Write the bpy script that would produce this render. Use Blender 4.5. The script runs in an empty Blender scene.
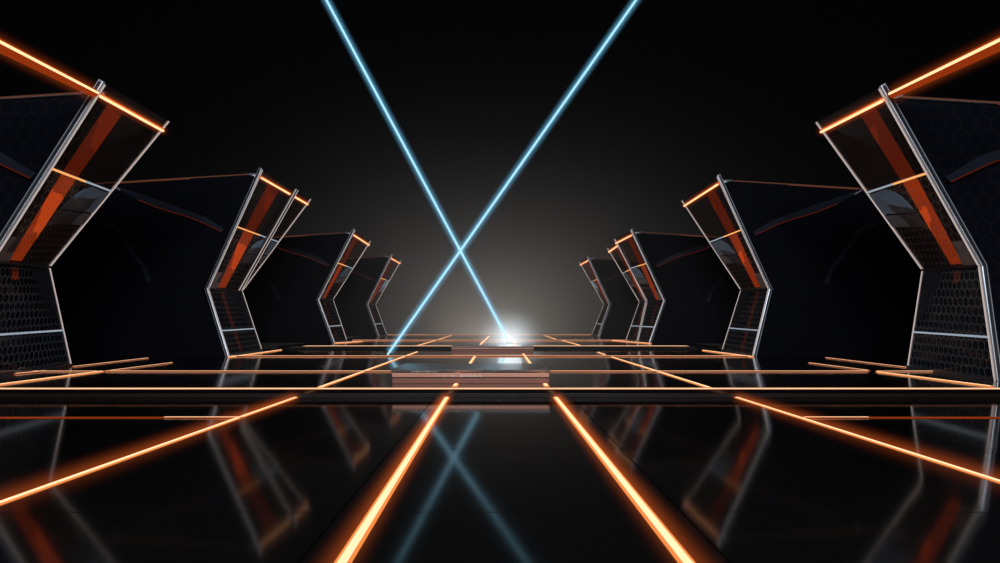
import bpy, bmesh, math, random
from mathutils import Vector, Matrix
random.seed(7)
C = bpy.context.scene.collection
SC = bpy.context.scene
F, CX, CY, CAMZ = 650.0, 498.0, 321.0, 1.5
H1, H2 = 0.156, 0.286           # heights of the two raised decks above the lower floor

def P(px, py, Z):               # a point seen at a pixel, at depth Z
    return Vector(((px - CX) / F * Z, Z, CAMZ - (py - CY) / F * Z))

# ------------------------------------------------------------------ materials
MATS = {}
def newmat(name):
    m = bpy.data.materials.new(name); m.use_nodes = True
    nt = m.node_tree; nt.nodes.clear()
    out = nt.nodes.new('ShaderNodeOutputMaterial')
    MATS[name] = m
    return m, nt, out
def principled(name, col, rough=0.4, metal=0.0, spec=0.5, noise=0.0, nscale=6.0, bump=0.0):
    m, nt, out = newmat(name)
    b = nt.nodes.new('ShaderNodeBsdfPrincipled')
    b.inputs['Base Color'].default_value = (*col, 1); b.inputs['Roughness'].default_value = rough
    b.inputs['Metallic'].default_value = metal; b.inputs['Specular IOR Level'].default_value = spec
    nt.links.new(b.outputs[0], out.inputs[0])
    if noise or bump:
        tc = nt.nodes.new('ShaderNodeTexCoord'); n = nt.nodes.new('ShaderNodeTexNoise')
        n.inputs['Scale'].default_value = nscale; n.inputs['Detail'].default_value = 3
        nt.links.new(tc.outputs['Object'], n.inputs['Vector'])
        if noise:
            mr = nt.nodes.new('ShaderNodeMapRange')
            mr.inputs['To Min'].default_value = max(0, rough - noise); mr.inputs['To Max'].default_value = rough + noise
            nt.links.new(n.outputs['Fac'], mr.inputs['Value']); nt.links.new(mr.outputs[0], b.inputs['Roughness'])
        if bump:
            bp = nt.nodes.new('ShaderNodeBump'); bp.inputs['Strength'].default_value = bump; bp.inputs['Distance'].default_value = 0.02
            nt.links.new(n.outputs['Fac'], bp.inputs['Height']); nt.links.new(bp.outputs[0], b.inputs['Normal'])
    return m
def emission(name, col, strength):
    m, nt, out = newmat(name)
    e = nt.nodes.new('ShaderNodeEmission')
    e.inputs['Color'].default_value = (*col, 1); e.inputs['Strength'].default_value = strength
    nt.links.new(e.outputs[0], out.inputs[0])
    return m
def hex_mask(nt, size, width):
    """honeycomb lines from the UV map (metres)"""
    N = lambda op: _vm(nt, op)
    uv = nt.nodes.new('ShaderNodeUVMap'); uv.uv_map = 'UVMap'
    sc = N('SCALE'); sc.inputs['Scale'].default_value = 1 / size
    nt.links.new(uv.outputs[0], sc.inputs[0])
    off = N('ADD'); off.inputs[1].default_value = (200.0, 200 * 1.7320508, 0)
    nt.links.new(sc.outputs[0], off.inputs[0])
    def cell(src, shift):
        s = N('SUBTRACT'); s.inputs[1].default_value = shift; nt.links.new(src, s.inputs[0])
        md = N('MODULO'); md.inputs[1].default_value = (1, 1.7320508, 1); nt.links.new(s.outputs[0], md.inputs[0])
        s2 = N('SUBTRACT'); s2.inputs[1].default_value = (.5, .8660254, 0); nt.links.new(md.outputs[0], s2.inputs[0])
        ml = N('MULTIPLY'); ml.inputs[1].default_value = (1, 1, 0); nt.links.new(s2.outputs[0], ml.inputs[0])
        return ml.outputs[0]
    a = cell(off.outputs[0], (0, 0, 0)); b = cell(off.outputs[0], (.5, .8660254, 0))
    la = N('LENGTH'); nt.links.new(a, la.inputs[0]); lb = N('LENGTH'); nt.links.new(b, lb.inputs[0])
    lt = _m(nt, 'LESS_THAN'); nt.links.new(la.outputs['Value'], lt.inputs[0]); nt.links.new(lb.outputs['Value'], lt.inputs[1])
    mx = nt.nodes.new('ShaderNodeMix'); mx.data_type = 'VECTOR'
    nt.links.new(lt.outputs[0], mx.inputs['Factor']); nt.links.new(b, mx.inputs[4]); nt.links.new(a, mx.inputs[5])
    ab = N('ABSOLUTE'); nt.links.new(mx.outputs[1], ab.inputs[0])
    dt = N('DOT_PRODUCT'); dt.inputs[1].default_value = (.5, .8660254, 0); nt.links.new(ab.outputs[0], dt.inputs[0])
    sx = nt.nodes.new('ShaderNodeSeparateXYZ'); nt.links.new(ab.outputs[0], sx.inputs[0])
    m = _m(nt, 'MAXIMUM'); nt.links.new(dt.outputs['Value'], m.inputs[0]); nt.links.new(sx.outputs[0], m.inputs[1])
    g = _m(nt, 'GREATER_THAN'); g.inputs[1].default_value = .5 - width; nt.links.new(m.outputs[0], g.inputs[0])
    return g.outputs[0]
def _vm(nt, op):
    n = nt.nodes.new('ShaderNodeVectorMath'); n.operation = op; return n
def _m(nt, op):
    n = nt.nodes.new('ShaderNodeMath'); n.operation = op; return n
def glass(name, tint, gloss=0.1, rough=0.12, hexsize=0.0, hexamt=0.0, hexcol=(.45, .42, .42), width=.035, mottle=0.0, mottlecol=(.3, .25, .22)):
    m, nt, out = newmat(name)
    tr = nt.nodes.new('ShaderNodeBsdfTransparent'); tr.inputs[0].default_value = (*tint, 1)
    gl = nt.nodes.new('ShaderNodeBsdfGlossy'); gl.inputs['Color'].default_value = (.85, .88, .95, 1); gl.inputs['Roughness'].default_value = rough
    mx = nt.nodes.new('ShaderNodeMixShader'); mx.inputs[0].default_value = gloss
    nt.links.new(tr.outputs[0], mx.inputs[1]); nt.links.new(gl.outputs[0], mx.inputs[2])
    last = mx
    if mottle:  # noise-mottled diffuse tone over the pane
        tc = nt.nodes.new('ShaderNodeTexCoord'); n = nt.nodes.new('ShaderNodeTexNoise'); n.inputs['Scale'].default_value = 1.1; n.inputs['Detail'].default_value = 4
        nt.links.new(tc.outputs['Object'], n.inputs['Vector'])
        k = _m(nt, 'MULTIPLY'); k.inputs[1].default_value = mottle * 2; nt.links.new(n.outputs['Fac'], k.inputs[0])
        d = nt.nodes.new('ShaderNodeBsdfDiffuse'); d.inputs[0].default_value = (*mottlecol, 1)
        m2 = nt.nodes.new('ShaderNodeMixShader'); nt.links.new(k.outputs[0], m2.inputs[0])
        nt.links.new(last.outputs[0], m2.inputs[1]); nt.links.new(d.outputs[0], m2.inputs[2]); last = m2
    if hexamt:
        h = hex_mask(nt, hexsize, width)
        k = _m(nt, 'MULTIPLY'); k.inputs[1].default_value = hexamt; nt.links.new(h, k.inputs[0])
        d = nt.nodes.new('ShaderNodeBsdfDiffuse'); d.inputs[0].default_value = (*hexcol, 1)
        m2 = nt.nodes.new('ShaderNodeMixShader'); nt.links.new(k.outputs[0], m2.inputs[0])
        nt.links.new(last.outputs[0], m2.inputs[1]); nt.links.new(d.outputs[0], m2.inputs[2]); last = m2
    nt.links.new(last.outputs[0], out.inputs[0])
    return m
def floor_mat(name, gloss, rough, diff):
    """polished black stone: a dark diffuse body under a clear glossy coat"""
    m, nt, out = newmat(name)
    d = nt.nodes.new('ShaderNodeBsdfDiffuse'); d.inputs[0].default_value = (*diff, 1)
    g = nt.nodes.new('ShaderNodeBsdfGlossy'); g.inputs['Color'].default_value = (1, .97, .95, 1)
    tc = nt.nodes.new('ShaderNodeTexCoord'); n = nt.nodes.new('ShaderNodeTexNoise'); n.inputs['Scale'].default_value = .35; n.inputs['Detail'].default_value = 5
    nt.links.new(tc.outputs['Object'], n.inputs['Vector'])
    mr = nt.nodes.new('ShaderNodeMapRange'); mr.inputs['To Min'].default_value = rough * .7; mr.inputs['To Max'].default_value = rough * 1.3
    nt.links.new(n.outputs['Fac'], mr.inputs['Value']); nt.links.new(mr.outputs[0], g.inputs['Roughness'])
    lw = nt.nodes.new('ShaderNodeFresnel'); lw.inputs['IOR'].default_value = 1.45
    k = _m(nt, 'MULTIPLY_ADD'); k.inputs[1].default_value = gloss; k.inputs[2].default_value = 0.02
    nt.links.new(lw.outputs[0], k.inputs[0])
    mx = nt.nodes.new('ShaderNodeMixShader'); nt.links.new(k.outputs[0], mx.inputs[0])
    nt.links.new(d.outputs[0], mx.inputs[1]); nt.links.new(g.outputs[0], mx.inputs[2]); nt.links.new(mx.outputs[0], out.inputs[0])
    return m

floor_mat('black_floor', .68, .075, (.0022, .002, .002))
floor_mat('black_deck', .90, .09, (.0022, .002, .002))
principled('riser', (.010, .006, .005), .4, 0, .2, .08)
emission('strip_core', (1.0, .60, .34), 1.55)
emission('strip_rim', (1.0, .29, .07), .90)
emission('thin_core', (1.0, .56, .32), 1.2)
emission('thin_rim', (1.0, .15, .03), .24)
emission('tube_core', (1.0, .58, .30), 1.6)
emission('tube_glow', (1.0, .15, .02), .75)
emission('tube_body', (1.0, .11, .015), .26)
emission('stripe', (1.0, .11, .012), .85)
emission('stripe_low', (1.0, .10, .015), .16)
emission('edge_glint', (1.0, .84, .78), .50)  # weak emission stands in for light caught on the metal edges
emission('bar_light', (.72, .85, 1.0), .42)
emission('bar_reflection', (1.0, .42, .13), 1.05)
emission('rail_orange', (1.0, .32, .17), .11)
emission('fin_red', (1.0, .12, .04), .07)
emission('beam_core', (.46, .84, 1.0), .95)
emission('flare', (.85, .95, 1.0), 2.0)
principled('silver', (.70, .73, .79), .36, .75, .5)
principled('dark_metal', (.10, .105, .12), .35, .9, .5, .06)
principled('rail_dark', (.16, .14, .14), .4, .8)
principled('reflection_blue', (.27, .39, .54), .45, 0, .4, .05)  # this and the next two: reflections on the panes, as flat colour
principled('reflection_grey', (.25, .25, .28), .45, 0, .4, .05)
principled('reflection_pink', (.33, .27, .26), .4, 0, .4, .05)
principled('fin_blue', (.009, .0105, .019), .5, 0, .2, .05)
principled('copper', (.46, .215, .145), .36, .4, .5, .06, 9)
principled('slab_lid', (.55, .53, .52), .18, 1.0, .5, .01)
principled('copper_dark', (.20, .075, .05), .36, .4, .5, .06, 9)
principled('groove', (.03, .015, .012), .5)
principled('marks', (.62, .55, .50), .4, .3)
glass('pane_top', (.70, .64, .62), .02, .2, .24, .05, mottle=.05, mottlecol=(.16, .11, .09))
glass('pane_mid', (.62, .57, .56), .03, .10, .24, .36, width=.03, mottle=.18, mottlecol=(.20, .14, .12))
glass('pane_low', (.42, .42, .46), .03, .10, .24, .34, width=.03, hexcol=(.40, .42, .46), mottle=.06, mottlecol=(.1, .11, .14))
# dark honeycomb wing panels
m, nt, out = newmat('wing')
b = nt.nodes.new('ShaderNodeBsdfPrincipled'); b.inputs['Roughness'].default_value = .5
h = hex_mask(nt, .34, .05)
mx = nt.nodes.new('ShaderNodeMix'); mx.data_type = 'RGBA'
mx.inputs[6].default_value = (.003, .0032, .0058, 1); mx.inputs[7].default_value = (.0055, .005, .0065, 1)
nt.links.new(h, mx.inputs['Factor']); nt.links.new(mx.outputs[2], b.inputs['Base Color']); b.inputs['Specular IOR Level'].default_value = .04
nt.links.new(b.outputs[0], out.inputs[0])

# ------------------------------------------------------------------ mesh helpers
def obj(name, bm, mat, parent=None, smooth=False, bevel=0.0):
    me = bpy.data.meshes.new(name)
    if bevel:
        bmesh.ops.bevel(bm, geom=list(bm.edges), offset=bevel, segments=2, affect='EDGES', profile=.5)
    bmesh.ops.recalc_face_normals(bm, faces=bm.faces)
    bm.to_mesh(me); bm.free()
    if smooth:
        for p in me.polygons: p.use_smooth = True
    me.materials.append(MATS[mat])
    o = bpy.data.objects.new(name, me); C.objects.link(o)
    if parent: o.parent = parent
    return o
def tag(o, label=None, cat=None, group=None, kind=None):
    if label: o['label'] = label
    if cat: o['category'] = cat
    if group: o['group'] = group
    if kind: o['kind'] = kind
    return o
def empty(name, loc, label, cat, group=None):
    o = bpy.data.objects.new(name, None); C.objects.link(o); o.location = loc; o.empty_display_size = .2
    return tag(o, label, cat, group, 'thing')
def add_box(bm, lo, hi):
    vs = [bm.verts.new((x, y, z)) for x in (lo[0], hi[0]) for y in (lo[1], hi[1]) for z in (lo[2], hi[2])]
    for f in ((0, 1, 3, 2), (4, 6, 7, 5), (0, 4, 5, 1), (2, 3, 7, 6), (0, 2, 6, 4), (1, 5, 7, 3)):
        bm.faces.new([vs[i] for i in f])
def add_prism(bm, pts, n, th):
    """flat outline given thickness th along n"""
    a = [bm.verts.new(p) for p in pts]; b = [bm.verts.new(Vector(p) + n * th) for p in pts]
    bm.faces.new(a); bm.faces.new(list(reversed(b)))
    k = len(a)
    for i in range(k): bm.faces.new((a[i], a[(i + 1) % k], b[(i + 1) % k], b[i]))
def uv_planar(bm, o, du, dv):
    L = bm.loops.layers.uv.new('UVMap')
    for f in bm.faces:
        for l in f.loops:
            d = l.vert.co - o
            l[L].uv = (d.dot(du), d.dot(dv))
def add_sweep(bm, pts, sec):
    """sweep a closed section (list of offset vectors per point, or one list) along a polyline"""
    rings = []
    for i, p in enumerate(pts):
        s = sec[i] if isinstance(sec[0], list) else sec
        rings.append([bm.verts.new(Vector(p) + q) for q in s])
    k = len(rings[0])
    for r0, r1 in zip(rings, rings[1:]):
        for i in range(k): bm.faces.new((r0[i], r0[(i + 1) % k], r1[(i + 1) % k], r1[i]))
    bm.faces.new(rings[0]); bm.faces.new(list(reversed(rings[-1])))
def add_rod(bm, a, b, r, n=10, r2=None):
    a, b = Vector(a), Vector(b); d = (b - a).normalized()
    up = Vector((0, 0, 1)) if abs(d.z) < .9 else Vector((1, 0, 0))
    u = d.cross(up).normalized(); v = d.cross(u)
    r2 = r if r2 is None else r2
    ring = lambda q: [u * math.cos(2 * math.pi * i / n) * q + v * math.sin(2 * math.pi * i / n) * q for i in range(n)]
    add_sweep(bm, [a, b], [ring(r), ring(r2)])

# ------------------------------------------------------------------ camera, haze, lamps
cam = bpy.data.cameras.new('camera'); co = bpy.data.objects.new('camera', cam); C.objects.link(co)
co.location = (0, 0, CAMZ); co.rotation_euler = (math.pi / 2, 0, 0)
cam.sensor_width = 36; cam.lens = F / 1000 * 36; cam.shift_x = (500 - CX) / 1000; cam.shift_y = (CY - 281.5) / 1000
cam.clip_end = 500
SC.camera = co
w = bpy.data.worlds.new('world'); SC.world = w; w.use_nodes = True
w.node_tree.nodes['Background'].inputs[0].default_value = (.0009, .0009, .0011, 1)
vs = SC.view_settings
SC.display_settings.display_device = 'sRGB'
vs.view_transform = 'Standard'; vs.look = 'None'; vs.gamma = 1; vs.exposure = 0; vs.use_curve_mapping = False
SC.cycles.use_denoising = True
SC.cycles.max_bounces = 8; SC.cycles.transparent_max_bounces = 24; SC.cycles.volume_bounces = 0
SC.cycles.sample_clamp_indirect = 4

m, nt, out = newmat('haze')              # a bank of haze, densest over the rear end of the decks, thinning out all round
tc = nt.nodes.new('ShaderNodeTexCoord')
ml = _vm(nt, 'MULTIPLY'); ml.inputs[1].default_value = (1 / 16.0, 1 / 18.0, 1 / 9.5); nt.links.new(tc.outputs['Object'], ml.inputs[0])
ln = _vm(nt, 'DOT_PRODUCT'); nt.links.new(ml.outputs[0], ln.inputs[0]); nt.links.new(ml.outputs[0], ln.inputs[1])
ng = _m(nt, 'MULTIPLY'); ng.inputs[1].default_value = -1; nt.links.new(ln.outputs['Value'], ng.inputs[0])
ex = _m(nt, 'EXPONENT'); nt.links.new(ng.outputs[0], ex.inputs[0])
kk = _m(nt, 'MULTIPLY'); kk.inputs[1].default_value = .022; nt.links.new(ex.outputs[0], kk.inputs[0])
v = nt.nodes.new('ShaderNodeVolumeScatter'); v.inputs['Color'].default_value = (.95, .95, .95, 1); nt.links.new(kk.outputs[0], v.inputs['Density'])
nt.links.new(v.outputs[0], out.inputs['Volume'])
bm = bmesh.new(); bmesh.ops.create_icosphere(bm, subdivisions=4, radius=1.0)
bmesh.ops.scale(bm, vec=(38, 40, 28), verts=bm.verts)
hz = obj('haze', bm, 'haze'); hz.location = (0, 58, 2); tag(hz, 'thin grey haze hanging in the hall behind the crossed light beams', 'haze', kind='stuff')

def lamp(name, kind, loc, energy, col, size=.3, rot=None, size_y=None, spread=None):
    l = bpy.data.lights.new(name, kind); l.energy = energy; l.color = col
    if kind == 'AREA':
        l.size = size
        if size_y: l.shape = 'RECTANGLE'; l.size_y = size_y
        if spread: l.spread = spread
    else: l.shadow_soft_size = size
    o = bpy.data.objects.new(name, l); C.objects.link(o); o.location = loc
    if rot is not None:
        d = Vector(rot) - Vector(loc); o.rotation_euler = d.to_track_quat('-Z', 'Y').to_euler()
    return o
lamp('haze_fill', 'POINT', (-.6, 60, -3.0), 5600, (1.0, .91, .81), 1.0)  # unseen light added below the rear deck end to make the haze glow
lamp('beam_foot_lamp', 'POINT', (P(510, 345, 36.0).x, 36.4, 1.3), 22, (.8, .92, 1.0), .7)
lamp('fill_light', 'AREA', (-3, -5, 9), 2600, (.85, .92, 1.0), 3.0, (-9, 20, 3))  # this pair: fill added behind the viewpoint to brighten the pylons
lamp('fill_light', 'AREA', (3, -5, 9), 2600, (.85, .92, 1.0), 3.0, (9, 20, 3))

# ------------------------------------------------------------------ floor and decks
DF, DR = 12.75, 31.2            # front edge of the deck, front edge of the rear tier
bm = bmesh.new()
xs = [-30, -9.4, -4.9, -1.24, 1.44, 5.6, 10.2, 30]
ys = [-8, 5.10, 7.62, DF + .3]
for x0, x1 in zip(xs, xs[1:]):
    for y0, y1 in zip(ys, ys[1:]):
        b2 = bmesh.new(); g = .0035
        add_box(b2, (x0 + g, y0 + g, -.2), (x1 - g, y1 - g, 0))
        bmesh.ops.bevel(b2, geom=[e for e in b2.edges if all(v.co.z > -.01 for v in e.verts)], offset=.006, segments=2, affect='EDGES')
        t = bpy.data.meshes.new('t'); b2.to_mesh(t); b2.free(); bm.from_mesh(t); bpy.data.meshes.remove(t)
tag(obj('floor', bm, 'black_floor'), 'polished black floor plates in front of the step', 'floor', kind='structure')
bm = bmesh.new(); add_box(bm, (-30, -8, -.3), (30, DF + .3, -.21))
tag(obj('floor_base', bm, 'groove'), 'dark base showing in the grooves between the floor plates', 'floor', kind='structure')
bm = bmesh.new(); add_box(bm, (-30, DF, -.3), (30, DR + .3, H1))
o = obj('floor_deck', bm, 'black_deck', bevel=.012); tag(o, 'wide raised black deck behind the long front light line', 'floor', kind='structure')
bm = bmesh.new(); add_box(bm, (-30, DF - .02, .004), (30, DF - .001, H1 - .075))
tag(obj('trim_1', bm, 'riser'), 'dark riser face of the front step', 'trim', kind='structure')
bm = bmesh.new(); add_box(bm, (-10.6, DR, -.3), (10.6, 57.0, H2))
o = obj('floor_rear', bm, 'black_deck', bevel=.012); tag(o, 'rear black deck tier where the crossed beams stand', 'floor', kind='structure')
bm = bmesh.new(); add_box(bm, (-10.6, DR - .02, H1 + .004), (10.6, DR - .001, H2 - .05))
tag(obj('trim_2', bm, 'riser'), 'dark riser face of the rear step', 'trim', kind='structure')

# ------------------------------------------------------------------ floor light strips
def profile(w, h, n=6):
    return [(math.cos(math.pi * i / n) * w / 2, math.sin(math.pi * i / n) * h) for i in range(n + 1)]
def strip(a, b, z, wid, hgt, label, thin=False, core=None, group=None, core_w=.74):
    """a half-round light strip lying on the floor from a to b; core = (t0, t1) of its bright core"""
    a = Vector((a[0], a[1], z)); b = Vector((b[0], b[1], z)); d = b - a; L = d.length; d.normalize()
    s = Vector((d.y, -d.x, 0)); up = Vector((0, 0, 1))
    root = empty('light_strip', a, label, 'light strip', group)
    bm = bmesh.new()
    add_sweep(bm, [Vector(), d * L], [s * x + up * (y + .001) for x, y in profile(wid, hgt * .8)])
    obj('diffuser', bm, 'thin_rim' if thin else 'strip_rim', root, True)
    t0, t1 = core or (0, 1)
    bm = bmesh.new()
    add_sweep(bm, [d * (L * t0 + .01), d * (L * t1 - .01)], [s * x + up * (y + .0015) for x, y in profile(wid * core_w, hgt)])
    root['end'] = list(d * L)
    o = obj('light_core', bm, 'thin_core' if thin else 'strip_core', root, True); o['label'] = 'bright pale orange core'
    return root
def halo(name, r, col, k):
    """bloom round a light tube, put in as an emissive volume, thinning out away from its axis (local Z)"""
    m, nt, out = newmat(name)
    tc = nt.nodes.new('ShaderNodeTexCoord')
    ml = _vm(nt, 'MULTIPLY'); ml.inputs[1].default_value = (1 / r, 1 / r, 0); nt.links.new(tc.outputs['Object'], ml.inputs[0])
    ln = _vm(nt, 'LENGTH'); nt.links.new(ml.outputs[0], ln.inputs[0])
    s = _m(nt, 'SUBTRACT'); s.inputs[0].default_value = 1; s.use_clamp = True; nt.links.new(ln.outputs['Value'], s.inputs[1])
    p = _m(nt, 'POWER'); p.inputs[1].default_value = 3.0; nt.links.new(s.outputs[0], p.inputs[0])
    q = _m(nt, 'MULTIPLY'); q.inputs[1].default_value = k / r; nt.links.new(p.outputs[0], q.inputs[0])
    e = nt.nodes.new('ShaderNodeEmission'); e.inputs['Color'].default_value = (*col, 1); nt.links.new(q.outputs[0], e.inputs['Strength'])  # volume emission stands in for the bloom of the tube
    nt.links.new(e.outputs[0], out.inputs['Volume'])
halo('halo_orange', .22, (1.0, .17, .025), .27)
def add_halo(root, a, b, r=.22, mat='halo_orange', lift=.0):
    a, b = Vector(a), Vector(b); d = b - a
    bm = bmesh.new(); add_rod(bm, (0, 0, 0), (0, 0, d.length), r, 20)
    o = obj('glow_sheath', bm, mat, root); o.location = a; o.rotation_mode = 'QUATERNION'; o.rotation_quaternion = d.to_track_quat('Z', 'Y')
    return o
# lower floor
r_ = strip((-.955, 2.2), (-1.0, DF - .03), 0, .112, .016, 'wide glowing strip on the lower floor, inner one left of the cyan reflections'); add_halo(r_, (0, 0, .01), r_['end'])
r_ = strip((1.18, 2.2), (1.13, DF - .03), 0, .112, .016, 'wide glowing strip on the lower floor, inner one right of the cyan reflections'); add_halo(r_, (0, 0, .01), r_['end'])
r_ = strip((-4.15, 2.2), (-3.96, DF - .03), 0, .105, .016, 'glowing strip crossing the lower floor towards the bottom of the left frame edge'); add_halo(r_, (0, 0, .01), r_['end'])
r_ = strip((4.68, 2.2), (4.67, DF - .03), 0, .105, .016, 'glowing strip crossing the lower floor towards the right frame edge'); add_halo(r_, (0, 0, .01), r_['end'])
strip((-3.96, 10.05), (-16, 10.05), 0, .08, .022, 'short crosswise strip on the lower floor joining the outer left strip', thin=True, core=(0, .10))
strip((4.72, 10.05), (16, 10.05), 0, .08, .022, 'short crosswise strip on the lower floor joining the outer right strip', thin=True, core=(0, .09))
# front lip of the deck
def lip(x0, x1, y, z, label, wid=.24, h=.008):
    root = empty('edge_light_strip', (0, y, z), label, 'light strip')
    bm = bmesh.new(); add_box(bm, (x0, -.012, 0), (x1, wid + .06, h * .6)); obj('diffuser', bm, 'thin_rim', root)
    bm = bmesh.new(); add_box(bm, (x0, 0, 0), (x1, wid, h)); obj('light_core', bm, 'thin_core', root)
lip(-26, 26, DF + .015, H1, 'long thin orange light line along the front edge of the deck')
lip(-9.4, 9.2, DR + .1, H2, 'thin orange light line along the edge of the rear step', .6, .008)
def dk(px, py, h=H1):           # floor point under a pixel at deck height h
    Z = (CAMZ - h) * F / (py - CY); return ((px - CX) / F * Z, Z)
# deck, lengthwise
def seg(a, b, ya, yb):          # the stretch of a line on the deck between two depths
    f = lambda y: (a[0] + (b[0] - a[0]) * (y - a[1]) / (b[1] - a[1]), y)
    return f(ya), f(yb)
la, lb = dk(453, 389), dk(471.5, 361.5); ra, rb = dk(548.5, 389), dk(523, 353.6)
strip(*seg(la, lb, 13.3, 13.84), H1, .125, .02, 'short stub of the inner left strip between the front light line and the copper slab')
strip(*seg(la, lb, 16.05, 24.6), H1, .125, .02, 'inner left strip on the deck behind the nearer copper slab')
strip(*seg(ra, rb, 13.3, 13.84), H1, .125, .02, 'short stub of the inner right strip between the front light line and the copper slab')
strip(*seg(ra, rb, 16.05, 26.5), H1, .125, .02, 'inner right strip on the deck behind the nearer copper slab')
strip(dk(319, 388), dk(417, 352), H1, .13, .022, 'slanting strip on the deck left of the copper slab')
strip(dk(709.5, 388), dk(612, 357.2), H1, .13, .022, 'slanting strip on the deck right of the copper slab, nearer segment')
strip(dk(605, 354.8), dk(598, 352.5), H1, .13, .022, 'slanting strip on the deck right of the copper slab, short far segment')
strip((-10.46, DF + .5), dk(102, 371.7), H1, .13, .028, 'bright strip at the foot of the nearest left pylon, nearer segment')
strip(dk(110, 371), dk(172, 363), H1, .09, .025, 'thin strip on the deck behind the nearest left pylon, from the black gap on', thin=True)
strip((-12.35, DF + .5), dk(45, 371.4), H1, .09, .03, 'dim strip along the base of the nearest left pylon panel', thin=True)
strip(dk(73, 367), dk(148, 358.3), H1, .09, .025, 'thin strip running back from the far foot of the nearest left pylon', thin=True)
strip((10.05, DF + .5), dk(878, 372.4), H1, .13, .028, 'bright strip at the foot of the nearest right pylon, nearer segment')
strip(dk(869, 371), dk(809, 363.2), H1, .09, .025, 'thin strip on the deck left of the nearest right pylon, from the black gap on', thin=True)
strip(dk(998, 380), dk(935, 371.6), H1, .09, .03, 'dim red strip along the base of the nearest right pylon panel', thin=True)
strip(dk(907, 367.8), dk(826, 358), H1, .09, .025, 'thin strip running back from the far foot of the nearest right pylon', thin=True)
strip(dk(229, 357.6), dk(281, 350.2), H1, .12, .035, 'bright strip at the foot of the left pylon with the slanted bar')
strip(dk(753, 357.2), dk(703, 350.6), H1, .12, .035, 'bright strip at the foot of the second pylon on the right')
# deck, crosswise
strip(dk(105, 371.8), dk(868, 371.8), H1, .08, .030, 'crosswise strip on the deck level with the top of the copper slab', thin=True)
strip(dk(-60, 371.8), dk(97, 371.8), H1, .08, .028, 'crosswise strip on the deck left of the black gap by the nearest left pylon', thin=True)
strip(dk(876, 371.8), dk(935, 371.8), H1, .08, .028, 'crosswise strip on the deck right of the black gap by the nearest right pylon', thin=True)
strip(dk(230, 356.6), dk(750, 356.6), H1, .10, .040, 'crosswise strip on the deck between the feet of the second pylons', thin=True)
# rear tier
strip(dk(479, 346, H2), dk(489, 336.2, H2), H2, .14, .02, 'inner left strip on the rear tier')
strip(dk(517, 346, H2), dk(508.5, 336.2, H2), H2, .14, .02, 'inner right strip on the rear tier, at the foot of the bright beam')
strip(dk(417, 346, H2), dk(435.5, 340.4, H2), H2, .15, .022, 'slanting left strip on the rear tier, nearer segment')
strip(dk(438, 339.8, H2), dk(451, 335.6, H2), H2, .15, .022, 'slanting left strip on the rear tier, far segment')
strip(dk(580, 345.5, H2), dk(561.5, 340.2, H2), H2, .15, .022, 'slanting right strip on the rear tier, nearer segment')
strip(dk(556, 339.4, H2), dk(544.5, 335.6, H2), H2, .15, .022, 'slanting right strip on the rear tier, far segment')
strip(dk(352, 340.6, H2), dk(640, 340.6, H2), H2, .12, .045, 'crosswise strip in the middle of the rear tier', thin=True)
strip((-9.8, 56.6), (9.8, 56.6), H2, .12, .045, 'crosswise strip along the far end of the rear tier', thin=True)
strip(dk(335, 343.4, H2), dk(362, 341.6, H2), H2, .12, .04, 'short strip at the foot of the third pylon on the left')
strip(dk(651, 343.8, H2), dk(612, 340.6, H2), H2, .12, .04, 'strip at the feet of the overlapping pylon pair on the right')

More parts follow.
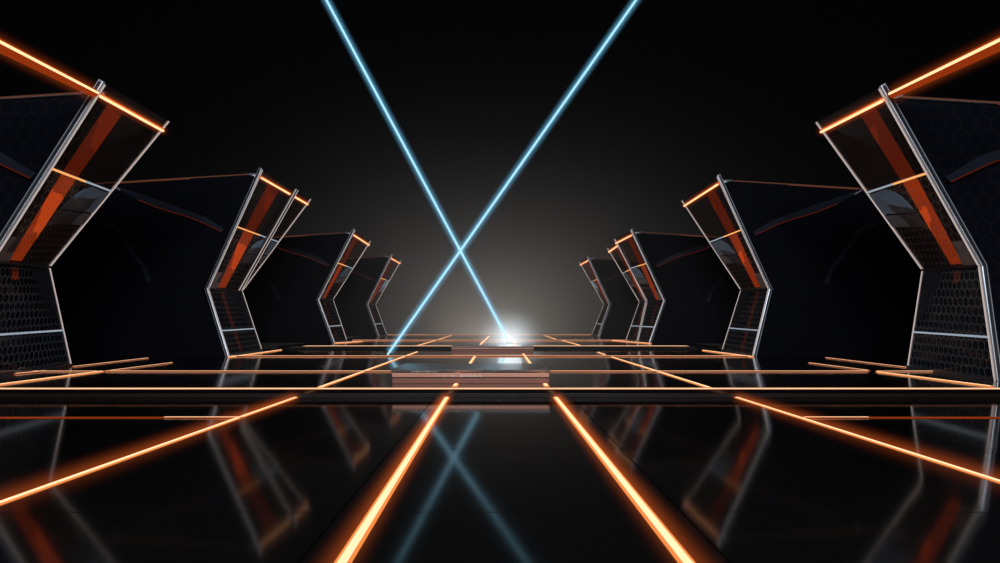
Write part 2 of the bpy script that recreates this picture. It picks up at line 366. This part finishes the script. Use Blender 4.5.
# ------------------------------------------------------------------ pylons
def pylon(side, Tn, Tf, Kn, Kf, Bn, Bf, label, wing=True, mullion=None, lowband=1.0, group=None):
    """side -1 left, +1 right.  T top, K knee, B base; n nearer edge, f farther edge (world points)"""
    base = Vector((Bn.x, Bn.y, Bn.z))
    Tn, Tf, Kn, Kf, Bn, Bf = [v - base for v in (Tn, Tf, Kn, Kf, Bn, Bf)]
    root = empty('light_pylon', base, label, 'pylon', 'leaning glass light pylons')
    def nrm(a, b, c):                         # outward (away from the middle of the hall)
        n = (b - a).cross(c - a).normalized()
        return n if n.x * side > 0 else -n
    nu = nrm(Tn, Tf, Kn); nl = nrm(Kn, Kf, Bn); nk = (nu + nl).normalized()
    U = lambda s, t: (Tn.lerp(Tf, s)).lerp(Kn.lerp(Kf, s), t)
    D = lambda s, t: (Kn.lerp(Kf, s)).lerp(Bn.lerp(Bf, s), t)
    dep = (Tf - Tn).normalized(); depl = (Bf - Bn).normalized()
    cu, cl = .47, .62
    def pane(Q, t0, t1, n, mat):
        pts = [Q(.0, t0), Q(1, t0), Q(1, t1), Q(.0, t1)]
        bm = bmesh.new(); add_prism(bm, pts, n, .03)
        d = (pts[1] - pts[0]).normalized(); v = (pts[3] - pts[0]); v = (v - d * v.dot(d)).normalized()
        uv_planar(bm, pts[0], d, v)
        o = obj('glass_pane', bm, mat, root)
        return o
    pane(U, 0, cu, nu, 'pane_top')['label'] = 'dark clear upper pane'
    pane(U, cu, 1, nu, 'pane_mid')['label'] = 'brownish honeycomb pane above the knee'
    pane(D, 0, cl, nl, 'pane_low')['label'] = 'dark honeycomb pane below the knee'
    pane(D, cl, 1, nl, 'pane_low')['label'] = 'dark honeycomb pane at the foot'
    # thick bent metal post along the nearer edge
    def bent(a, k, b, w, t, off=0.0):
        secs = []
        for n, d in ((nu, dep), (nk, (dep + depl).normalized()), (nl, depl)):
            secs.append([d * -w + n * off, d * 0 + n * off, d * 0 + n * (off + t), d * -w + n * (off + t)])
        bm = bmesh.new(); add_sweep(bm, [a, k, b], secs); return bm
    up = (Tn - Kn).normalized()
    post = obj('edge_post', bent(Tn + up * .04, Kn, Bn, .095, .12, -.02), 'silver', root, bevel=.015)
    bm = bmesh.new(); 
    add_sweep(bm, [Tn - dep * .105 + nu * .03, Kn - dep * .105 + nk * .03, Bn - depl * .105 + nl * .03],
              [[n * -.03, d * .02 + n * -.03, d * .02 + n * .035, n * .035] for n, d in ((nu, dep), (nk, dep), (nl, depl))])
    obj('post_channel', bm, 'dark_metal', post)
    bm = bmesh.new()
    add_sweep(bm, [Tn - nu * .03, Kn - nk * .03, Bn - nl * .03], [[d * -.015 + n * -.008, d * .015 + n * -.008, d * .015 + n * .008, d * -.015 + n * .008] for n, d in ((nu, dep), (nk, dep), (nl, depl))])
    obj('edge_line', bm, 'edge_glint', post)
    # slim trim along the farther edge, its glint put in as emission
    secs = [[n * -.03, d * .03 + n * -.02, d * .03 + n * .03, n * .03] for n, d in ((nu, dep), (nk, dep), (nl, depl))]
    bm = bmesh.new(); add_sweep(bm, [Tf, Kf, Bf], secs)
    et = obj('edge_trim', bm, 'edge_glint', root); et['label'] = 'thin pale edge line with a painted glint'
    # crossbars
    def bar(Q, t, n, name, mat, s0=0, s1=1, h=.03, inn=.035, parent=root):
        a, b = Q(s0, t), Q(s1, t); v = (Q(.5, min(t + .02, 1)) - Q(.5, t - .02)).normalized()
        bm = bmesh.new(); add_sweep(bm, [a - n * inn, b - n * inn], [v * -h + n * 0, v * h + n * 0, v * h + n * .03, v * -h + n * .03])
        return obj(name, bm, mat, parent)
    cb = bar(U, cu, nu, 'crossbar', 'bar_light', h=.022); cb['label'] = 'crossbar, orange reflection painted at the post and bluish beyond'
    bar(U, cu, nu, 'orange_reflection', 'bar_reflection', 0, .5, .024, .05, cb)  # orange light reflected on the bar, drawn as emission
    bar(D, cl, nl, 'crossbar', 'bar_light', h=.022)['label'] = 'pale blue glowing crossbar'
    bar(U, .995, nu, 'knee_bar', 'dark_metal', h=.03, inn=.05)
    bar(D, .99, nl, 'foot_bar', 'dark_metal', h=.05, inn=.045)
    # light tube under the top edge
    Lu = (Tn - Kn).length; t = .26 / Lu
    bm = bmesh.new(); add_rod(bm, U(0, t) - nu * .05, U(.985, t) - nu * .05, .052)
    tb = obj('top_light_tube', bm, 'tube_glow', root, True); tb['label'] = 'glowing orange tube'
    bm = bmesh.new(); add_rod(bm, U(0, t) - nu * .082 - up * .01, U(.985, t) - nu * .078 - up * .008, .034)
    obj('light_core', bm, 'tube_core', tb, True)
    add_halo(tb, U(0, t) - nu * .06, U(1, t) - nu * .06)
    # orange accent stripe seen through the panes
    def patch(Q, pts, n, name, mat, off, th=.012):
        q = [Q(s, tt) + n * off for s, tt in pts]
        bm = bmesh.new(); add_prism(bm, q, n, th); return obj(name, bm, mat, root)
    patch(U, [(.20, t + .02), (.42, t + .02), (.42, cu), (.20, cu)], nu, 'accent_stripe', 'stripe_low', .05)['label'] = 'dull red upper length of the stripe'
    patch(U, [(.20, cu), (.42, cu), (.47, .985), (.28, .985)], nu, 'accent_stripe', 'stripe', .05)['label'] = 'bright orange stripe down to the knee'
    patch(D, [(.34, .03), (.46, .03), (.46 - .02 * lowband, lowband), (.36, lowband)], nl, 'accent_stripe', 'stripe_low', .05)['label'] = 'dull red stripe below the knee'
    # painted patches: pane reflections put in as colour, then a dark blue patch
    T2 = lambda x: cu + (1 - cu) * x
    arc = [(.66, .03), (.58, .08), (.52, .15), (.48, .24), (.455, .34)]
    patch(U, [(.985, T2(.03))] + [(s, T2(x)) for s, x in arc] + [(.985, T2(.28))], nu, 'painted_patch', 'reflection_blue', -.012, .006)['label'] = 'blue grey painted reflection with a curved top'
    patch(U, [(.985, T2(.30)), (.45, T2(.36)), (.44, T2(.52)), (.985, T2(.44))], nu, 'painted_patch', 'reflection_grey', -.012, .006)['label'] = 'dull grey painted reflection'
    patch(U, [(.03, T2(.72)), (.20, T2(.72)), (.24, T2(.98)), (.03, T2(.98))], nu, 'painted_patch', 'reflection_pink', -.012, .006)['label'] = 'pinkish grey painted reflection at the knee'
    patch(D, [(.62, .02), (.98, .02), (.98, .50), (.80, .50)], nl, 'painted_patch', 'fin_blue', -.012, .006)['label'] = 'dark blue patch below the knee'
    if mullion:
        a, k = [v - base for v in mullion]
        d = (k - a).normalized()
        bm = bmesh.new(); add_sweep(bm, [a, k], [dep * -.09 - nu * .06, dep * .09 - nu * .06, dep * .09 + nu * .06, dep * -.09 + nu * .06])
        mo = obj('slanted_bar', bm, 'dark_metal', root, bevel=.012)
        bm = bmesh.new()
        for q in (-.105, .09):
            add_sweep(bm, [a + dep * q - nu * .075, k + dep * q - nu * .075], [Vector(), dep * .018, dep * .018 + nu * .03, nu * .03])
        obj('edge_line', bm, 'edge_glint', mo)
    if wing:
        X = Vector((side, 0, 0)); Z = Vector((0, 0, 1)); Y = Vector((0, 1, 0))
        W = 9.0
        top = Tn + X * .15 - Z * .12
        t_out = top + X * W - Z * .55
        floor_z = 0.0
        kn = Kn + X * .2
        pts = [top, kn, Bn + X * .2, Vector(((kn + X * W).x, Bn.y, floor_z)), Vector((t_out.x, Tn.y, t_out.z))]
        yy = max(p.y for p in pts) * .5
        pts = [Vector((p.x, .12, p.z)) for p in pts]
        bm = bmesh.new(); add_prism(bm, pts, Y, .08); uv_planar(bm, pts[0], X, Z)
        wp = obj('wing_panel', bm, 'wing', root); wp['label'] = 'black honeycomb panel reaching out from the post'
        a = pts[0] - Y * .03 + Z * .05; b = pts[4] - Y * .03 + Z * .05
        bm = bmesh.new(); add_rod(bm, a, b, .035, 8)
        rl = obj('wing_rail', bm, 'rail_dark', root, True)
        bm = bmesh.new(); add_rod(bm, a - Y * .03, a.lerp(b, .95) - Y * .03, .016, 6)
        k = 26
        for i in range(k):
            c = a.lerp(b, .30 + .3 * i / k) - Y * .04 - Z * .03
            add_box(bm, c - Vector((.035, .012, .022)), c + Vector((.035, .012, .022)))
        obj('light_line', bm, 'rail_orange', rl)['label'] = 'thin orange light line with a beaded length'
        bm = bmesh.new(); add_rod(bm, Vector((Tn.x, 0, Tn.z)) - Z * .14 + X * .12, a + X * .5, .03, 8)
        add_rod(bm, a + X * .1 - Z * .12 - Y * .05, a + X * .5 - Z * .02 - Y * .05, .028, 8)
        obj('rail_bracket', bm, 'silver', root, True)
        # curved blade on the panel
        o = U(0, cu); o = Vector((o.x, .12, o.z))
        upper = [(.45, -.08), (1.2, .38), (2.0, .66), (2.9, .98), (3.7, 1.25), (4.55, 1.55)]
        lower = [(4.45, 1.40), (3.7, 1.00), (3.0, .72), (2.5, .55), (2.0, .42), (1.4, .20), (.55, -.20)]
        bm = bmesh.new(); add_prism(bm, [o + X * u + Z * v for u, v in upper + lower], -Y, .14)
        fn = obj('wing_blade', bm, 'fin_blue', root, bevel=.02); fn['label'] = 'dark blue curved blade'
        bm = bmesh.new()
        for (u0, v0), (u1, v1) in zip(lower[1:], lower[2:]):
            add_rod(bm, o + X * u0 + Z * v0 - Y * .15, o + X * u1 + Z * v1 - Y * .15, .018, 6)
        obj('red_edge', bm, 'fin_red', fn)['label'] = 'faint red lower edge'
        bm = bmesh.new(); add_rod(bm, o + X * 4.35 + Z * 1.36 - Y * .16, o + X * 4.62 + Z * 1.52 - Y * .16, .03, 8)
        obj('blade_clip', bm, 'silver', fn)['label'] = 'bright metal tip clip'
        rib = [(5.25, .27), (4.6, 0), (4.05, -.8), (3.5, -1.5), (3.3, -2.1)]
        q = [o + X * u + Z * v for u, v in rib]
        bm = bmesh.new(); add_sweep(bm, q, [X * -.09, X * .09, X * .09 - Y * .1, X * -.09 - Y * .1])
        obj('wing_rib', bm, 'fin_blue', root)
    return root
def flr(px, Z, h): return Vector(((px - CX) / F * Z, Z, h))
# nearest pair
pylon(-1, P(104, 84, 14.4), P(168.5, 121, 17.3), P(-9, 262, 14.5), P(49, 267, 18.0), flr(-30, 14.6, H1), flr(71, 19.4, H1),
      'tall leaning glass pylon at the left edge of the deck, nearest on that side', lowband=.14)
pylon(1, P(880, 88, 14.4), P(816.5, 122, 17.3), P(980, 266, 14.7), P(923, 270, 17.7), flr(996, 14.6, H1), flr(908, 18.6, H1),
      'tall leaning glass pylon at the right edge of the deck, nearest on that side', lowband=.14)
# second pair
pylon(-1, P(262, 170, 24.2), P(310.5, 199, 28.6), P(208, 289, 24.6), P(242, 291, 28.2), flr(229, 24.4, H1), flr(262, 29.2, H1),
      'leaning glass pylon with an extra slanted dark bar, second on the left',
      mullion=(P(296, 189, 26.7), P(239, 290, 27.1)))
pylon(1, P(717.5, 176.5, 24.8), P(682, 200.5, 29.0), P(769, 289, 25.0), P(741, 290, 28.6), flr(753, 25.0, H1), flr(722, 29.1, H1),
      'leaning glass pylon standing alone, second on the right, bright strip at its foot')
# third
pylon(-1, P(354.5, 230, 35.6), P(370.5, 241, 39.0), P(318.5, 299.5, 35.8), P(333, 299.5, 38.8), flr(334.5, 35.9, H2), flr(347, 39.0, H2),
      'smaller leaning glass pylon on the rear tier, third on the left')
pylon(1, P(631, 230, 35.0), P(614.5, 239, 37.6), P(664, 300.5, 35.3), P(647.5, 301.5, 37.6), flr(649, 35.1, H2), flr(638, 37.6, H2),
      'front one of two overlapping glass pylons on the right rear tier')
pylon(1, P(617, 241, 38.0), P(607.5, 248, 41.0), P(646, 301, 38.0), P(639.5, 302, 40.6), flr(637, 38.0, H2), flr(626, 40.8, H2),
      'rear one of two overlapping glass pylons on the right, close behind its neighbour', wing=False)
# fourth pair
pylon(-1, P(392, 255, 50.9), P(401, 260.5, 55), P(367.5, 304, 50.9), P(375.5, 304.5, 54), flr(379, 50.9, H2), flr(387, 55, H2),
      'smallest leaning glass pylon on the left, farthest back by the cyan beam')
pylon(1, P(587.5, 257, 50.9), P(579.3, 262, 55), P(609.3, 304, 50.9), P(604, 304.5, 54), flr(598, 50.9, H2), flr(591.5, 55, H2),
      'smallest leaning glass pylon on the right, farthest back against the haze')

# light tubes reaching forward from the tops of the nearest pair
def header(a, b, label):
    a, b = Vector(a), Vector(b)
    root = empty('header_light_tube', a, label, 'light tube')
    d = (b - a).normalized(); s = d.cross(Vector((0, 0, 1))).normalized(); v = s.cross(d)
    bm = bmesh.new(); n = 14
    sec = [[s * math.cos(2 * math.pi * i / n) * q_ + v * math.sin(2 * math.pi * i / n) * q_ for i in range(n)] for q_ in (.09, .15)]
    add_sweep(bm, [Vector(), b - a], sec); obj('red_housing', bm, 'tube_body', root, True)['label'] = 'dim red orange tube body'
    inward = Vector((-1 if a.x > 0 else 1, 0, .05)).normalized() * .13
    bm = bmesh.new(); add_rod(bm, inward * .6, b - a + inward, .028, 10, .036); o = obj('light_core', bm, 'tube_core', root, True); o['label'] = 'bright pale orange core'
    add_halo(root, (0, 0, 0), b - a, .34, 'halo_tube')
halo('halo_tube', .34, (1.0, .16, .02), .22)
header(P(94, 93, 14.2), P(-140, -25, 8.6), 'thick orange light tube running forward from the top of the nearest left pylon')
header(P(893, 94, 14.2), P(1130, -18, 8.6), 'thick orange light tube running forward from the top of the nearest right pylon')

# ------------------------------------------------------------------ crossed cyan beams
def beam_sheath(name, r):
    """soft edge of a light beam: painted bloom, an emissive volume that thins out away from the axis (local Z is the beam)"""
    m, nt, out = newmat(name)
    tc = nt.nodes.new('ShaderNodeTexCoord')
    ml = _vm(nt, 'MULTIPLY'); ml.inputs[1].default_value = (1 / r, 1 / r, 0); nt.links.new(tc.outputs['Object'], ml.inputs[0])
    ln = _vm(nt, 'LENGTH'); nt.links.new(ml.outputs[0], ln.inputs[0])
    s = _m(nt, 'SUBTRACT'); s.inputs[0].default_value = 1; s.use_clamp = True; nt.links.new(ln.outputs['Value'], s.inputs[1])
    p = _m(nt, 'POWER'); p.inputs[1].default_value = 3.0; nt.links.new(s.outputs[0], p.inputs[0])
    k = _m(nt, 'MULTIPLY'); k.inputs[1].default_value = 1.0 / r; nt.links.new(p.outputs[0], k.inputs[0])
    e = nt.nodes.new('ShaderNodeEmission'); e.inputs['Color'].default_value = (.20, .62, .95, 1); nt.links.new(k.outputs[0], e.inputs['Strength'])  # beam bloom drawn as volume emission
    nt.links.new(e.outputs[0], out.inputs['Volume'])
def beam(px0, py0, px1, py1, Z, h, r, label):
    a = P(px0, py0, Z); a.z = h + .01; b = P(px1, py1, Z)
    root = empty('light_beam', a, label, 'light beam', 'crossed cyan beams')
    d = b - a; L = d.length; q = d.to_track_quat('Z', 'Y'); root.rotation_mode = 'QUATERNION'; root.rotation_quaternion = q
    bm = bmesh.new(); add_rod(bm, (0, 0, 0), (0, 0, L), r, 12); obj('beam_core', bm, 'beam_core', root, True)
    R = r * 7.5; nm = 'sheath_%d' % int(Z); beam_sheath(nm, R)
    bm = bmesh.new(); add_rod(bm, (0, 0, R * .4), (0, 0, L), R, 20); obj('glow_sheath', bm, nm, root)
    return root
b1 = beam(509.5, 345, 289, -70, 36.0, H2, .058, 'cyan light beam leaning left, foot on the rear tier in the white flare')
beam(387.5, 355, 685, -70, 25.7, H1, .042, 'cyan light beam leaning right, foot on the deck left of the copper slab')
# lens in the deck where the brighter beam starts, and its flare painted in as a glowing volume
def upright(o):
    o.rotation_mode = 'QUATERNION'; o.rotation_quaternion = b1.rotation_quaternion.inverted(); return o
bm = bmesh.new(); add_rod(bm, (0, 0, .001), (0, 0, .04), .15, 24, .12); upright(obj('socket_ring', bm, 'dark_metal', b1, True))
bm = bmesh.new(); bmesh.ops.create_uvsphere(bm, u_segments=20, v_segments=10, radius=.10)
bmesh.ops.scale(bm, vec=(1, 1, .5), verts=bm.verts); bmesh.ops.translate(bm, vec=(0, 0, .06), verts=bm.verts)
upright(obj('socket_lens', bm, 'flare', b1, True))['label'] = 'white glowing lens'
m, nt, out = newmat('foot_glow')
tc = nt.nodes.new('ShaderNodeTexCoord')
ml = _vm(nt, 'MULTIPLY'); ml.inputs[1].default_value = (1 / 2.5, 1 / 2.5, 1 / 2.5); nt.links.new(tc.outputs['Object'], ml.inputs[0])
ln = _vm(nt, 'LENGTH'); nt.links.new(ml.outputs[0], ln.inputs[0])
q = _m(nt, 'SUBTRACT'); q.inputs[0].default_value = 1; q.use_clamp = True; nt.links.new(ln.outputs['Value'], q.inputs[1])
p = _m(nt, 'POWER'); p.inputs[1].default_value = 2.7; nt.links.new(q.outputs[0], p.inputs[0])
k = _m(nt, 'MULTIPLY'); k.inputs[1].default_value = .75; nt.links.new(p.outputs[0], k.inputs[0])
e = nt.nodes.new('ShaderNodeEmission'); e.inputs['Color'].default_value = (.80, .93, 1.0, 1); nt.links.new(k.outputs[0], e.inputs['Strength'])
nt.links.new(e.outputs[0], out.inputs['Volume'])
bm = bmesh.new(); bmesh.ops.create_icosphere(bm, subdivisions=3, radius=2.5)
upright(obj('foot_glow', bm, 'foot_glow', b1))['label'] = 'white flare painted as glow at the beam foot'

# ------------------------------------------------------------------ low copper slabs
def slab(x0, x1, y0, y1, z, h, label, marks=True):
    root = empty('copper_slab', ((x0 + x1) / 2, y0, z), label, 'slab', 'low copper slabs')
    w = (x1 - x0) / 2; d = y1 - y0
    def layer(name, a, b, inset, mat, bev=.008):
        bm = bmesh.new(); add_box(bm, (-w + inset, inset, a * h), (w - inset, d - inset, b * h)); return obj(name, bm, mat, root, bevel=bev)
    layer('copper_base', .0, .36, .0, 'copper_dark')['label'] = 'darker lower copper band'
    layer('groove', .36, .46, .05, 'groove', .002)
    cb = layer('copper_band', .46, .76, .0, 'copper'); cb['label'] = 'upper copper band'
    layer('groove', .76, .80, .03, 'groove', .002)
    lid = layer('lid', .80, 1.0, -.02, 'slab_lid'); lid['label'] = 'dark polished lid'
    def glyphs(par, u0, u1, zc, hh, y):
        bm = bmesh.new(); x = u0
        while x < u1:
            k = random.random(); ww = random.uniform(.012, .03); h0 = hh * random.uniform(.55, 1)
            add_box(bm, (x, y - .006, zc - hh / 2), (x + .009, y, zc - hh / 2 + h0))
            if k > .35: add_box(bm, (x, y - .006, zc - hh / 2), (x + ww, y, zc - hh / 2 + .01))
            if k > .6: add_box(bm, (x + ww, y - .006, zc - hh / 2), (x + ww + .009, y, zc - hh / 2 + h0 * .7))
            x += ww + .022
            if random.random() < .1: x += .07
        obj('engraved_marks', bm, 'marks', par)['label'] = 'row of tiny illegible pale marks'
    if marks:
        c = (x0 + x1) / 2
        glyphs(cb, -1.28 - c, -.94 - c, .60 * h, .05, -.001); glyphs(cb, -.80 - c, -.36 - c, .60 * h, .07, -.001)
        glyphs(lid, -1.85 - c, -1.30 - c, .89 * h, .03, -.021)
    return root
slab(-2.27, 1.10, 13.93, 16.0, H1, .30, 'wide copper banded slab with a dark lid on the deck near the front edge')
slab(-2.04, 1.56, 28.4, 30.4, H1, .24, 'narrower looking copper slab farther back, before the rear step', False)
